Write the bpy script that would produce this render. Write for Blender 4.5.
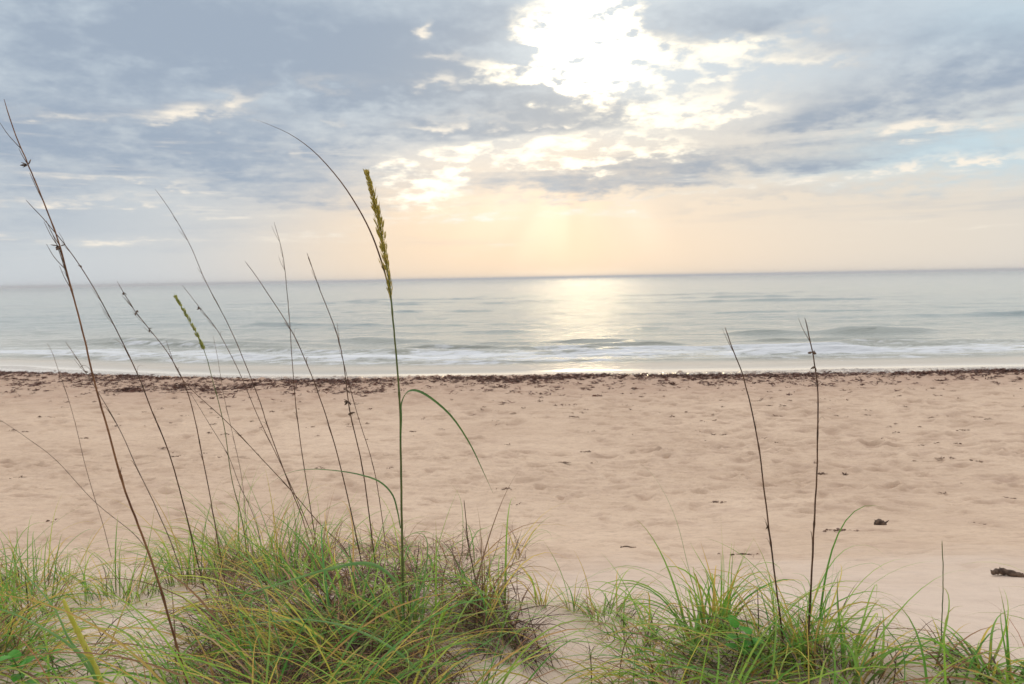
import bpy, math, random
import numpy as np
from mathutils import Vector

for o in list(bpy.data.objects):
    bpy.data.objects.remove(o)
SC = bpy.context.scene
COL = SC.collection
R = math.radians
rng = random.Random(11)
nrs = np.random.RandomState(5)

# ------------------------------------------------------------------ camera
W, H = 1024, 684
FPX = 796.0
CAMZ = 3.6
PITCH = math.atan(64 / FPX)
ROLL = R(1.0)
cd = bpy.data.cameras.new('camera')
cam = bpy.data.objects.new('camera', cd)
COL.objects.link(cam)
SC.camera = cam
cd.sensor_width = 36
cd.lens = 36 * FPX / W
cd.clip_start = 0.05
cd.clip_end = 40000
cam.location = (0, 0, CAMZ)
cam.rotation_mode = 'XYZ'
fwd = Vector((0, math.cos(PITCH), -math.sin(PITCH)))
r0 = Vector((1, 0, 0)); u0 = r0.cross(fwd)
rt = r0 * math.cos(ROLL) - u0 * math.sin(ROLL)     # horizon sinks towards the left of the picture
up = u0 * math.cos(ROLL) + r0 * math.sin(ROLL)
from mathutils import Matrix
cam.matrix_world = Matrix(((rt.x, up.x, -fwd.x, 0), (rt.y, up.y, -fwd.y, 0), (rt.z, up.z, -fwd.z, CAMZ), (0, 0, 0, 1)))
cd.dof.use_dof = True
cd.dof.focus_distance = 2.5
cd.dof.aperture_fstop = 9.0

def ray(px, py):
    return (fwd + rt * ((px - W / 2) / FPX) - up * ((py - H / 2) / FPX))

def at(px, py, Y):
    """the point of the place seen at a pixel, Y metres in front"""
    d = ray(px, py)
    return Vector((0, 0, CAMZ)) + d * (Y / d.y)

def azel(px, py):
    d = ray(px, py).normalized()
    return math.atan2(d.x, d.y), math.asin(d.z)

# ------------------------------------------------------------------ render / view
SC.view_settings.view_transform = 'Standard'
SC.view_settings.look = 'None'
SC.view_settings.exposure = 0.0
SC.view_settings.gamma = 1
SC.view_settings.use_curve_mapping = False
SC.cycles.max_bounces = 6
SC.cycles.transparent_max_bounces = 8

SUN_AZ, SUN_EL = azel(578, 62)
# ------------------------------------------------------------------ sun
ld = bpy.data.lights.new('sun', 'SUN')
ld.energy = 0.7
ld.angle = R(90)
ld.color = (1.0, 0.86, 0.68)
sun = bpy.data.objects.new('sun', ld)
COL.objects.link(sun)
sd = Vector((math.sin(SUN_AZ) * math.cos(SUN_EL), math.cos(SUN_AZ) * math.cos(SUN_EL), math.sin(SUN_EL)))
sun.rotation_euler = sd.to_track_quat('Z', 'Y').to_euler()
sun.location = (0, 0, 30)

# ------------------------------------------------------------------ world
def srgb(r, g, b):
    f = lambda c: (c / 255 / 12.92) if c / 255 <= 0.04045 else ((c / 255 + 0.055) / 1.055) ** 2.4
    return (f(r), f(g), f(b))

class E:
    """a little algebra over shader nodes"""
    nt = None
    def __init__(s, sock): s.s = sock
    @staticmethod
    def math(op, *a, clamp=False):
        n = E.nt.nodes.new('ShaderNodeMath'); n.operation = op; n.use_clamp = clamp
        for i, v in enumerate(a):
            if isinstance(v, E): E.nt.links.new(v.s, n.inputs[i])
            else: n.inputs[i].default_value = v
        return E(n.outputs[0])
    def __add__(s, o): return E.math('ADD', s, o)
    __radd__ = __add__
    def __sub__(s, o): return E.math('SUBTRACT', s, o)
    def __rsub__(s, o): return E.math('SUBTRACT', o, s)
    def __mul__(s, o): return E.math('MULTIPLY', s, o)
    __rmul__ = __mul__
    def __truediv__(s, o): return E.math('DIVIDE', s, o)
    def __pow__(s, o): return E.math('POWER', s, o)

def exp(a): return E.math('EXPONENT', a)
def smooth(a, lo, hi):
    n = E.nt.nodes.new('ShaderNodeMapRange'); n.interpolation_type = 'SMOOTHSTEP'
    E.nt.links.new(a.s, n.inputs[0])
    n.inputs[1].default_value = lo; n.inputs[2].default_value = hi
    return E(n.outputs[0])
def clamp01(a): return E.math('ADD', a, 0.0, clamp=True)
def vec(x, y, z=0.0):
    n = E.nt.nodes.new('ShaderNodeCombineXYZ')
    for i, v in enumerate((x, y, z)):
        if isinstance(v, E): E.nt.links.new(v.s, n.inputs[i])
        else: n.inputs[i].default_value = v
    return E(n.outputs[0])
def noise(v, scale, detail=4, rough=0.55, dist=0.0):
    n = E.nt.nodes.new('ShaderNodeTexNoise')
    E.nt.links.new(v.s, n.inputs['Vector'])
    n.inputs['Scale'].default_value = scale; n.inputs['Detail'].default_value = detail
    n.inputs['Roughness'].default_value = rough; n.inputs['Distortion'].default_value = dist
    return E(n.outputs[0])
def cmix(f, a, b):
    n = E.nt.nodes.new('ShaderNodeMix'); n.data_type = 'RGBA'
    if isinstance(f, E): E.nt.links.new(f.s, n.inputs[0])
    else: n.inputs[0].default_value = f
    for i, v in ((6, a), (7, b)):
        if isinstance(v, E): E.nt.links.new(v.s, n.inputs[i])
        else: n.inputs[i].default_value = (*v, 1)
    return E(n.outputs[2])
def cscale(c, f):
    n = E.nt.nodes.new('ShaderNodeVectorMath'); n.operation = 'SCALE'
    E.nt.links.new(c.s, n.inputs[0])
    if isinstance(f, E): E.nt.links.new(f.s, n.inputs[3])
    else: n.inputs[3].default_value = f
    return E(n.outputs[0])
def cadd(a, b):
    n = E.nt.nodes.new('ShaderNodeVectorMath'); n.operation = 'ADD'
    E.nt.links.new(a.s, n.inputs[0]); E.nt.links.new(b.s, n.inputs[1])
    return E(n.outputs[0])
def const(c):
    n = E.nt.nodes.new('ShaderNodeRGB'); n.outputs[0].default_value = (*c, 1)
    return E(n.outputs[0])

world = bpy.data.worlds.new('World')
SC.world = world
world.use_nodes = True
nt = world.node_tree
nt.nodes.clear()
E.nt = nt
tc = nt.nodes.new('ShaderNodeTexCoord')
sep = nt.nodes.new('ShaderNodeSeparateXYZ')
nt.links.new(tc.outputs['Generated'], sep.inputs[0])
DX, DY, DZ = E(sep.outputs[0]), E(sep.outputs[1]), E(sep.outputs[2])
AZ = E.math('ARCTAN2', DX, DY)
EL = E.math('ARCSINE', DZ)
K = 180 / math.pi
AZ = AZ * K; EL = EL * K           # degrees
# cloud-deck coordinates: the deck is a level sheet seen in perspective
inv = E.math('MAXIMUM', DZ, 0.0) + 0.24
deck = vec(DX / inv, DY / inv, 0.3)
n1 = noise(deck, 2.2, 5, 0.55, 0.3)
n2 = noise(deck, 5.6, 6, 0.55, 0.2)
n3 = noise(deck, 14.0, 5, 0.55, 0.0)
n4 = noise(deck, 30.0, 4, 0.6, 0.2)
nw = noise(vec(AZ * 0.06, EL * 0.22, 7.0), 1.0, 5, 0.6)
nv = noise(vec(AZ * 0.10, EL * 0.30, 2.0), 1.0, 5, 0.6)
AZW = AZ + (nw - 0.5) * 8.0 + (n2 - 0.5) * 6.0 + (n3 - 0.5) * 3.0
ELW = EL + (nv - 0.5) * 4.0 + (n3 - 0.5) * 2.2 + (n2 - 0.5) * 2.0

def blob(px, py, rx, ry, amp, tilt=0.0, soft=False, sharp=None):
    """gaussian patch of the sky at a direction, radii in picture pixels; tilt in degrees, positive rises to the right"""
    a, e = azel(px, py); a *= K; e *= K
    sa = rx / FPX * K; se = ry / FPX * K
    A, L = (AZ, EL) if soft else (AZW, ELW)
    x = A - a; y = L - e
    if tilt:
        t = R(tilt)
        x, y = x * math.cos(t) + y * math.sin(t), y * math.cos(t) - x * math.sin(t)
    q = (x * (1 / sa)) ** 2.0 if False else (x * (1 / sa)) * (x * (1 / sa))
    q = q + (y * (1 / se)) * (y * (1 / se))
    return exp(q * -1.0) * amp
def total(bs):
    r = bs[0]
    for b in bs[1:]: r = r + b
    return r

# warm clear air low over the sea, brightest under the sun; cooler to the sides and upward
hor_cool = const(srgb(204, 211, 216)); hor_mid = const(srgb(228, 220, 208)); hor_warm = const(srgb(252, 225, 194))
w_mid = smooth(total([blob(790, 250, 330, 180, 1.0, soft=True), blob(430, 255, 200, 70, .6, soft=True)]), 0.05, 0.9)
w_warm = clamp01(total([blob(540, 262, 230, 75, 0.8, soft=True), blob(430, 205, 100, 50, 0.35, soft=True), blob(575, 190, 40, 80, .3, soft=True)]))
air = cmix(w_mid, hor_cool, hor_mid)
air = cmix(w_warm, air, hor_warm)
upper = const(srgb(201, 213, 222))
air = cmix(smooth(EL, 7.5, 15.0), air, upper)
sky = nt.nodes.new('ShaderNodeTexSky')
sky.sky_type = 'NISHITA'
sky.sun_disc = False
sky.sun_elevation = SUN_EL
sky.sun_rotation = SUN_AZ
sky.altitude = 0
sky.dust_density = 2.0
NISH = E(sky.outputs[0])
STR = 0.1
# veil of thin cloud over the clear sky; blue shows faintly on the side away from the sun
blue = clamp01(total([blob(1000, 140, 150, 22, 0.55), blob(960, 165, 160, 16, .4), blob(1010, 20, 60, 30, .3)]))
air10 = cscale(air, 1 / STR)
base = cmix(0.02, air10, NISH)
base = cmix(blue, base, cscale(const(srgb(190, 219, 233)), 1 / STR))

# dark cloud
dark = total([
    blob(60, 40, 170, 95, .62), blob(250, 45, 170, 52, .85, -8), blob(400, 45, 130, 60, .72), blob(120, 120, 150, 30, .35),
    blob(40, 205, 60, 30, .35), blob(250, 140, 160, 22, .30), blob(480, 90, 110, 24, .55), blob(430, 140, 100, 18, .38),
    blob(590, 110, 70, 16, .75), blob(540, 125, 90, 12, .5), blob(500, 20, 45, 28, .55),
    blob(730, 18, 100, 20, .72, 3), blob(640, 28, 30, 14, .4), blob(850, 45, 130, 20, .4, -6),
    blob(930, 85, 130, 30, .48, 8), blob(1000, 60, 90, 40, .45), blob(830, 115, 100, 14, .5, 3),
    blob(690, 174, 130, 20, .80, 3), blob(560, 182, 90, 17, .60), blob(830, 158, 90, 10, .40), blob(780, 202, 150, 6, .34, 3),
    blob(100, 170, 190, 36, .32), blob(320, 190, 130, 22, .34), blob(150, 228, 190, 14, .12), blob(300, 235, 120, 8, .15), blob(60, 245, 130, 18, .18), blob(200, 160, 70, 10, .2), blob(560, 268, 200, 5, .14, soft=True), blob(700, 262, 160, 3, .1, soft=True)])
tex = (n1 - 0.5) * 1.3 + (n2 - 0.5) * 2.4 + (n3 - 0.5) * 1.7 + (n4 - 0.5) * 0.8
above = smooth(EL, 2.0, 8.0)
low = smooth(EL, 0.8, 2.6) * (1.0 - smooth(EL, 9.0, 13.0))
st1 = noise(vec(AZ * 0.045, EL * 0.62, 3.0), 1.0, 5, 0.6, 0.3)
st2 = noise(vec(AZ * 0.06, EL * 0.85, 11.0), 1.0, 5, 0.62, 0.3)
dark = dark - w_warm * .25 + low * smooth(st1, .47, .70) * .42
dark = dark + 0.10 * above + tex * (0.28 + dark * 0.42) * above
dm = smooth(dark, 0.0, 1.35)
cool_dark = const(srgb(162, 176, 193)); warm_dark = const(srgb(177, 182, 188))
near_sun = clamp01(total([blob(600, 130, 190, 110, 1.0, soft=True)]))
dcol = cmix(near_sun, cool_dark, warm_dark)
col = cmix(dm, base, cscale(dcol, 1 / STR))

# pale lit cloud edges, streaks
pale = total([
    blob(440, 85, 22, 8, .9), blob(470, 120, 60, 8, .9), blob(235, 100, 50, 10, .8), blob(210, 118, 40, 8, .6), blob(330, 80, 60, 8, .35), blob(300, 150, 90, 7, .35), blob(60, 110, 90, 6, .3), blob(120, 240, 120, 6, .3, soft=True), blob(155, 183, 45, 4, .5, -6),
    blob(150, 207, 80, 6, .35, -5), blob(350, 118, 30, 4, .4), blob(430, 28, 9, 8, 1.0), blob(545, 127, 10, 5, .9), blob(570, 122, 8, 4, .9),
    blob(800, 60, 70, 16, .55), blob(800, 28, 40, 9, .4), blob(730, 95, 60, 14, .6), blob(960, 125, 50, 8, .6), blob(900, 170, 140, 5, .65, 4), blob(985, 158, 70, 6, .65, 6),
    blob(700, 195, 120, 4, .45, 2), blob(480, 210, 90, 6, .3), blob(240, 200, 60, 4, .25), blob(460, 55, 20, 6, .5)])
pale = pale + low * smooth(st2, .50, .68) * .50
pale = pale * (0.75 + (n2 - 0.5) * 3.4 + (n3 - 0.5) * 3.0)
col = cmix(smooth(pale, 0.0, 1.25), col, cscale(const(srgb(252, 243, 228)), 1 / STR))
# the break in the cloud in front of the sun
bright = total([
    blob(580, 38, 55, 34, 1.15), blob(560, 75, 75, 14, .95), blob(665, 46, 75, 15, 1.1), blob(640, 66, 90, 18, .8), blob(660, 112, 80, 16, .75), blob(690, 85, 60, 20, .7),
    blob(600, 5, 50, 16, 1.2), blob(560, 150, 110, 12, 1.45), blob(470, 158, 55, 9, .9), blob(430, 180, 50, 22, .75), blob(620, 144, 70, 10, .9), blob(520, 60, 40, 10, .7), blob(730, 45, 50, 12, .6), blob(725, 105, 50, 9, .6), blob(800, 60, 60, 9, .5), blob(545, 148, 75, 8, .9, soft=True), blob(425, 190, 45, 22, .55, soft=True), blob(585, 35, 34, 26, .7, soft=True)])
bright = bright - total([blob(600, 52, 16, 6, 1.0), blob(625, 62, 14, 5, .8), blob(668, 62, 24, 5, .8), blob(716, 84, 14, 4, .7), blob(540, 42, 14, 5, .5)])
bright = E.math('MINIMUM', bright, 1.15) * (0.70 + (n2 - 0.5) * 4.4 + (n3 - 0.5) * 4.0 + (n4 - 0.5) * .7)
bm = smooth(bright, 0.12, 1.45)
col = cmix(bm, col, cscale(const((1.30, 1.18, 0.95)), 1 / STR))
# glow of the hidden sun through thin cloud, with faint fanning rays below it
ga, ge = SUN_AZ * K, SUN_EL * K
ang = E.math('ARCTAN2', AZ - ga, ge - EL)
rays = noise(vec(ang, EL * .02, 0.0), 4.0, 1, 0.5)
raym = smooth(rays, 0.34, 0.70) * blob(565, 222, 100, 36, 1.0, soft=True)
glow = total([blob(578, 55, 120, 80, .14, soft=True), blob(450, 180, 90, 42, .10, soft=True), blob(575, 220, 60, 60, .05, soft=True), blob(572, 274, 60, 5, .12, soft=True)]) + raym * 0.13
core = bm * bm * blob(586, 45, 34, 30, 60.0, soft=True)
col = cadd(col, cscale(const((1.0 / STR, .78 / STR, .46 / STR)), core))
col = cadd(col, cscale(const((1.0 / STR, .90 / STR, .70 / STR)), glow))
# the deck outside the picture: bright overcast overhead and behind
over = smooth(EL, 24.0, 50.0)
back = smooth(DY * -1.0, -0.25, 0.6) * smooth(EL, 0.0, 12.0)
oc = cmix(clamp01((n1 - 0.35) * 2.0), const((1.05 / STR, 1.02 / STR, 1.03 / STR)), const((1.5 / STR, 1.38 / STR, 1.27 / STR)))
oc = cscale(oc, clamp01(DY * .5 + .5) * 1.45 + .32)
col = cmix(E.math('MAXIMUM', over, back), col, oc)
bg = nt.nodes.new('ShaderNodeBackground')
bg.inputs[1].default_value = STR
nt.links.new(col.s, bg.inputs[0])
wo = nt.nodes.new('ShaderNodeOutputWorld')
nt.links.new(bg.outputs[0], wo.inputs[0])
world.cycles.sampling_method = 'MANUAL'
world.cycles.sample_map_resolution = 512

# ------------------------------------------------------------------ numeric noise
def vnoise(x, y, seed=0):
    xi = np.floor(x).astype(np.int64); yi = np.floor(y).astype(np.int64)
    fx = x - xi; fy = y - yi
    fx = fx * fx * (3 - 2 * fx); fy = fy * fy * (3 - 2 * fy)
    def h(a, b):
        n = (a * 374761393 + b * 668265263 + seed * 974634777) & 0xffffffff
        n = ((n ^ (n >> 13)) * 1274126177) & 0xffffffff
        n = n ^ (n >> 16)
        return (n & 0xffff) / 65535.0
    return (h(xi, yi) * (1 - fx) + h(xi + 1, yi) * fx) * (1 - fy) + (h(xi, yi + 1) * (1 - fx) + h(xi + 1, yi + 1) * fx) * fy
def fbm(x, y, oct=4, seed=0, gain=.5):
    r = 0; a = 1; t = 0
    for i in range(oct):
        r = r + a * (vnoise(x * 2 ** i + i * 13.7, y * 2 ** i - i * 7.3, seed + i) - .5); t += a; a *= gain
    return r / t

# ------------------------------------------------------------------ ground shape (sea level z = 0)
def shore(x):
    x = np.asarray(x, float)
    l = np.clip(-x, 0, 60)
    return 29.3 + 0.0125 * np.minimum(l, 22) ** 2 + np.clip(l - 22, 0, None) * .28 + 0.5 * fbm(x / 9 + 3, x * 0 + 1.3, 3, 9) + 0.25 * fbm(x / 2.5, x * 0, 2, 19) - 0.010 * np.clip(x, 0, 40)
PY = np.array([-3000, -20, -3, 0, 1.2, 2.0, 2.6, 3.2, 4, 5, 6.5, 9, 12, 17, 21, 24.3, 26.2, 29.3, 31.5, 36, 60, 200])
PZ = np.array([3.0, 2.9, 2.6, 2.55, 2.53, 2.49, 2.42, 2.32, 2.10, 1.82, 1.47, 1.13, .95, .80, .62, .50, .30, .03, -.10, -.5, -2, -6])
def ground(x, y, fine=True):
    x = np.asarray(x, float); y = np.asarray(y, float)
    ys = np.where(y > 8, y - (shore(x) - 29.3) * np.clip((y - 8) / 17, 0, 1), y)
    z = np.interp(ys, PY, PZ)
    # smooth the polyline
    z = (z + np.interp(ys - .3, PY, PZ) + np.interp(ys + .3, PY, PZ)) / 3
    near = np.clip((7.5 - y) / 4, 0, 1)
    z = z + near * .07 * np.exp(-((x + .55) / .75) ** 2 - ((y - 2.7) / .8) ** 2)
    z = z + near * .10 * np.exp(-((x - .95) / .5) ** 2 - ((y - 2.2) / .5) ** 2)
    z = z - near * .10 * np.exp(-((x - .28) / .22) ** 2 - ((y - 2.5) / .6) ** 2)
    z = z + near * .16 * fbm(x / 1.3, y / 1.3, 3, 3)
    beach = np.clip((y - 4) / 6, 0, 1) * np.clip((shore(x) - y) / 3, 0, 1)
    z = z + beach * (.20 * fbm(x / 7, y / 5, 3, 5) + .07 * fbm(x / 1.4, y / 1.1, 3, 6))
    if fine:
        dry = np.clip((shore(x) - 1.5 - y) / 3, 0, 1)
        z = z + dry * .022 * fbm(x / .18, y / .15, 3, 7) + dry * .05 * fbm(x / .6, y / .45, 3, 17) * np.clip((y - 1.5) / 7, .2, 1) * np.clip((y - 1) / 4, .35, 1)
        # wind ripples on the middle beach
        rp = np.clip(fbm(x / 3, y / 3, 2, 31) * 4 + .3, 0, 1) * np.clip((y - 6) / 3, 0, 1) * np.clip((17 - y) / 4, 0, 1)
        z = z + rp * .013 * np.sin(x * 9 + y * 34 + 5 * fbm(x / .8, y / .8, 3, 41))
    return z
def _table(x0, x1, y0, y1, st):
    gx = np.arange(x0, x1 + st, st); gy = np.arange(y0, y1 + st, st)
    A, B = np.meshgrid(gx, gy)
    return x0, y0, x1, y1, st, ground(A, B, False).tolist()
TABS = [_table(-5, 5, .2, 8, .025), _table(-50, 50, .2, 50, .12)]
def gz(x, y):
    for x0, y0, x1, y1, st, T in TABS:
        if x0 <= x < x1 and y0 <= y < y1:
            a = (x - x0) / st; b = (y - y0) / st; i = int(a); j = int(b); a -= i; b -= j
            r, q = T[j], T[j + 1]
            return (r[i] * (1 - a) + r[i + 1] * a) * (1 - b) + (q[i] * (1 - a) + q[i + 1] * a) * b
    return float(ground(np.array([x]), np.array([y]), False)[0])
def hit(px, py):
    """where the ray of a pixel meets the ground"""
    d = ray(px, py)
    t = .5; step = 0
    while t < 80:
        p = Vector((0, 0, CAMZ)) + d * t
        if p.z < gz(p.x, p.y):
            lo = t - step
            for _ in range(8):
                m_ = (lo + t) / 2; q = Vector((0, 0, CAMZ)) + d * m_
                if q.z < gz(q.x, q.y): t = m_
                else: lo = m_
            return Vector((0, 0, CAMZ)) + d * t
        step = .03 + t * .008
        t += step
    return p

def symgrid(steps):
    v = [0.0]
    for lim, s, g in steps:
        while v[-1] < lim:
            v.append(v[-1] + s); s *= g
    v = np.array(v)
    return np.concatenate([-v[:0:-1], v])
def grid_mesh(name, xs, ys, Z, keep=None):
    X, Y = np.meshgrid(xs, ys)
    n, m = X.shape
    co = np.stack([X, Y, Z], -1).reshape(-1, 3).astype(np.float32)
    i = np.arange(n * m).reshape(n, m)
    q = np.stack([i[:-1, :-1], i[:-1, 1:], i[1:, 1:], i[1:, :-1]], -1).reshape(-1, 4)
    me = bpy.data.meshes.new(name)
    me.vertices.add(n * m); me.vertices.foreach_set('co', co.ravel())
    me.loops.add(q.size); me.loops.foreach_set('vertex_index', q.ravel().astype(np.int32))
    me.polygons.add(len(q)); me.polygons.foreach_set('loop_start', np.arange(0, q.size, 4, dtype=np.int32))
    me.update(calc_edges=True)
    me.polygons.foreach_set('use_smooth', np.ones(len(q), bool))
    return me

def tag(o, label=None, cat=None, group=None, kind=None):
    if label: o['label'] = label
    if cat: o['category'] = cat
    if group: o['group'] = group
    if kind: o['kind'] = kind
    return o
def link(name, me, mats, parent=None):
    o = bpy.data.objects.new(name, me)
    for m in (mats if isinstance(mats, (list, tuple)) else [mats]): me.materials.append(m)
    COL.objects.link(o)
    if parent: o.parent = parent
    return o

# ------------------------------------------------------------------ materials
def mat(name):
    m = bpy.data.materials.new(name); m.use_nodes = True
    m.node_tree.nodes.clear(); E.nt = m.node_tree
    out = m.node_tree.nodes.new('ShaderNodeOutputMaterial')
    p = m.node_tree.nodes.new('ShaderNodeBsdfPrincipled')
    m.node_tree.links.new(p.outputs[0], out.inputs[0])
    return m, p, out
def setin(p, name, v):
    s = p.inputs[name]
    if isinstance(v, E): E.nt.links.new(v.s, s)
    elif isinstance(v, (tuple, list)): s.default_value = (*v, 1) if len(v) == 3 else v
    else: s.default_value = v
def objxyz():
    t = E.nt.nodes.new('ShaderNodeTexCoord'); s = E.nt.nodes.new('ShaderNodeSeparateXYZ')
    E.nt.links.new(t.outputs['Object'], s.inputs[0])
    return E(t.outputs['Object']), E(s.outputs[0]), E(s.outputs[1]), E(s.outputs[2])
def bump(h, strength, dist, p, normal=None):
    b = E.nt.nodes.new('ShaderNodeBump'); b.inputs['Strength'].default_value = strength; b.inputs['Distance'].default_value = dist
    E.nt.links.new(h.s, b.inputs['Height'])
    if normal: E.nt.links.new(normal.outputs[0], b.inputs['Normal'])
    E.nt.links.new(b.outputs[0], p.inputs['Normal'])
    return b

def sand_material():
    m, p, out = mat('sand')
    P, x, y, z = objxyz()
    big = noise(P, .35, 4, .6); mid = noise(P, 2.2, 5, .6); fine = noise(P, 60, 3, .6); grain = noise(P, 420, 2, .7)
    c = cmix(smooth(big, .35, .68), (.615, .480, .362), (.545, .415, .308))
    c = cmix(smooth(mid, .50, .72) * .35, c, (.47, .345, .27))
    m22 = noise(P, 24.0, 4, .7)
    c = cmix(smooth(m22, .50, .64) * .42, c, (.42, .31, .235))
    m6 = noise(vec(x * 1.0, y * 1.5, 2.0), 7.0, 4, .65)
    c = cmix(smooth(m6, .50, .66) * .42, c, (.40, .29, .225))
    c = cmix(smooth(m6 * -1.0, -.48, -.32) * .25, c, (.72, .59, .48))
    pale = smooth((y + (mid - .5) * 2.5) * -1.0, -5.5, -2.6)
    c = cmix(pale * .6, c, (.66, .57, .50))
    c = cmix(smooth(grain, .55, .8) * .30, c, (.30, .22, .17))
    c = cmix(smooth(grain, .25, .42) * -.25 + .25, c, (.74, .62, .50))
    a_ = E.nt.nodes.new('ShaderNodeAttribute'); a_.attribute_name = 'dent_shade'
    c = cmix(E(a_.outputs['Fac']) * .55, c, (.36, .25, .19))  # shade of the footprint dents painted into the sand colour
    strk = noise(vec(x * .9, y * 2.6, 4.0), 1.0, 5, .65, .5)
    up_b = smooth(y, 15.0, 24.0)
    c = cmix(smooth(strk, .50, .66) * (.14 + up_b * .55), c, (.34, .235, .18))
    c = cmix(up_b * .40, c, (.40, .28, .21))
    # height above the sea sets how damp the sand is
    vn = (mid - .5) * .12 + (big - .5) * .12
    damp = smooth((z + vn) * -1.0, -.85, -.50)
    c = cmix(damp * .45, c, (.40, .27, .205))
    wet = smooth((z + vn * .3) * -1.0, -.40, -.24)
    c = cmix(wet, c, (.24, .185, .15))
    setin(p, 'Base Color', c)
    setin(p, 'Roughness', E.math('SUBTRACT', .92, wet * .80))
    setin(p, 'Specular IOR Level', .3)
    h = fine * .35 + grain * .12 + mid * .9
    bump(h * (1.0 - wet), .65, .02, p)
    return m
M_SAND = sand_material()

def water_material():
    m, p, out = mat('sea_water')
    P, x, y, z = objxyz()
    a = E.nt.nodes.new('ShaderNodeAttribute'); a.attribute_name = 'off'; OFF = E(a.outputs['Fac'])   # metres from the waterline
    s1 = vec(x * .16, y * .55, 0.0); s2 = vec(x * .5, y * 1.6, 3.0); s3 = vec(x * .02, y * .06, 1.0)
    w1 = noise(s1, 1.0, 4, .55, .6); w2 = noise(s2, 1.6, 4, .6, .4); w3 = noise(s3, 1.0, 5, .6, .5)
    calm = smooth(OFF, .5, 5.0)
    fn = noise(vec(x * .33, y * 1.3, 5.0), 1.0, 5, .62, .8)
    fn2 = noise(vec(x * 1.2, y * 4.0, 8.0), 1.0, 4, .6, .5)
    fb = E.nt.nodes.new('ShaderNodeAttribute'); fb.attribute_name = 'foam'; FB = E(fb.outputs['Fac'])
    foam = smooth(FB + (fn - .5) * 1.7 + (fn2 - .5) * 1.3, .40, .90)
    deep = smooth(OFF, 5.0, 40.0)
    c = cmix(deep, (.30, .32, .29), (.095, .175, .205))
    c = cmix(smooth(OFF * -1.0, -5.0, -2.5), c, (.52, .46, .38))
    c = cmix(smooth(w3, .40, .62) * .35, c, (.17, .22, .21))
    c = cmix(foam * .92, c, (.68, .73, .79))
    setin(p, 'Base Color', c)
    far = smooth(OFF, 30.0, 900.0)
    setin(p, 'Roughness', foam * .5 + .10 + far * .10 + calm * .06)
    setin(p, 'IOR', 1.33)
    w4 = noise(vec(x * .25, y * .9, 9.0), 1.0, 5, .65, .3)
    h = w1 * 1.3 + w2 * .55 + w3 * 5.0 + w4 * 1.6
    bump(h * calm * (1.0 - smooth(OFF, 120.0, 1200.0) * .8), .62, .26, p)
    return m
M_WATER = water_material()

def blade_material(name, cols, rough=.45, transl=.3):
    """cols: (base, body, tip) pairs between which each blade picks its own"""
    m, p, out = mat(name)
    g = E.nt.nodes.new('ShaderNodeNewGeometry'); rnd = E(g.outputs['Random Per Island'])
    u = E.nt.nodes.new('ShaderNodeUVMap'); s = E.nt.nodes.new('ShaderNodeSeparateXYZ'); E.nt.links.new(u.outputs[0], s.inputs[0])
    v = E(s.outputs[1]); uu = E(s.outputs[0])
    r = E.nt.nodes.new('ShaderNodeValToRGB'); E.nt.links.new(rnd.s, r.inputs[0])
    cr = r.color_ramp
    for i, c in enumerate(cols['body']):
        pos = i / max(1, len(cols['body']) - 1)
        e = cr.elements[i] if i < 2 else cr.elements.new(pos)
        e.position = pos; e.color = (*c, 1)
    body = E(r.outputs[0])
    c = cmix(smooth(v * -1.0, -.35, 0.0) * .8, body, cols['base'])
    r2 = E.math('FRACT', rnd * 17.3)
    tipf = smooth(v + r2 * .5, .95, 1.35)
    c = cmix(tipf * .8, c, cols['tip'])
    t, x, y, z = objxyz()
    st = noise(t, 55, 3, .6)
    c = cmix(smooth(st, .5, .75) * .3, c, cols['tip'])
    E.nt.links.new(c.s, p.inputs['Base Color'])
    setin(p, 'Roughness', rough); setin(p, 'Specular IOR Level', .28 if rough < .6 else .15)
    tr = E.nt.nodes.new('ShaderNodeBsdfTranslucent'); E.nt.links.new(c.s, tr.inputs[0])
    mx = E.nt.nodes.new('ShaderNodeMixShader'); mx.inputs[0].default_value = transl
    E.nt.links.new(p.outputs[0], mx.inputs[1]); E.nt.links.new(tr.outputs[0], mx.inputs[2]); E.nt.links.new(mx.outputs[0], out.inputs[0])
    return m
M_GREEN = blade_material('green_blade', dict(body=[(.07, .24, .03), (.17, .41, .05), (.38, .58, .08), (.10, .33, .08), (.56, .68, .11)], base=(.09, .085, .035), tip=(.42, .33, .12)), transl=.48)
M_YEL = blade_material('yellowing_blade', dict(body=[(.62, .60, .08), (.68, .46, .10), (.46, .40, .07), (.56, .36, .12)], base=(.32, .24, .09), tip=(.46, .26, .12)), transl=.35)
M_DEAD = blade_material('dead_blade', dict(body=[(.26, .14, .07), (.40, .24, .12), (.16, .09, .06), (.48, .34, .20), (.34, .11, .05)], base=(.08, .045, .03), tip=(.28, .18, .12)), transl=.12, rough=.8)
M_THATCH = blade_material('rotting_blade', dict(body=[(.08, .05, .04), (.14, .09, .07), (.045, .03, .026), (.22, .15, .12), (.19, .075, .04)], base=(.035, .022, .018), tip=(.16, .12, .10)), transl=.05, rough=.9)
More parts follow.
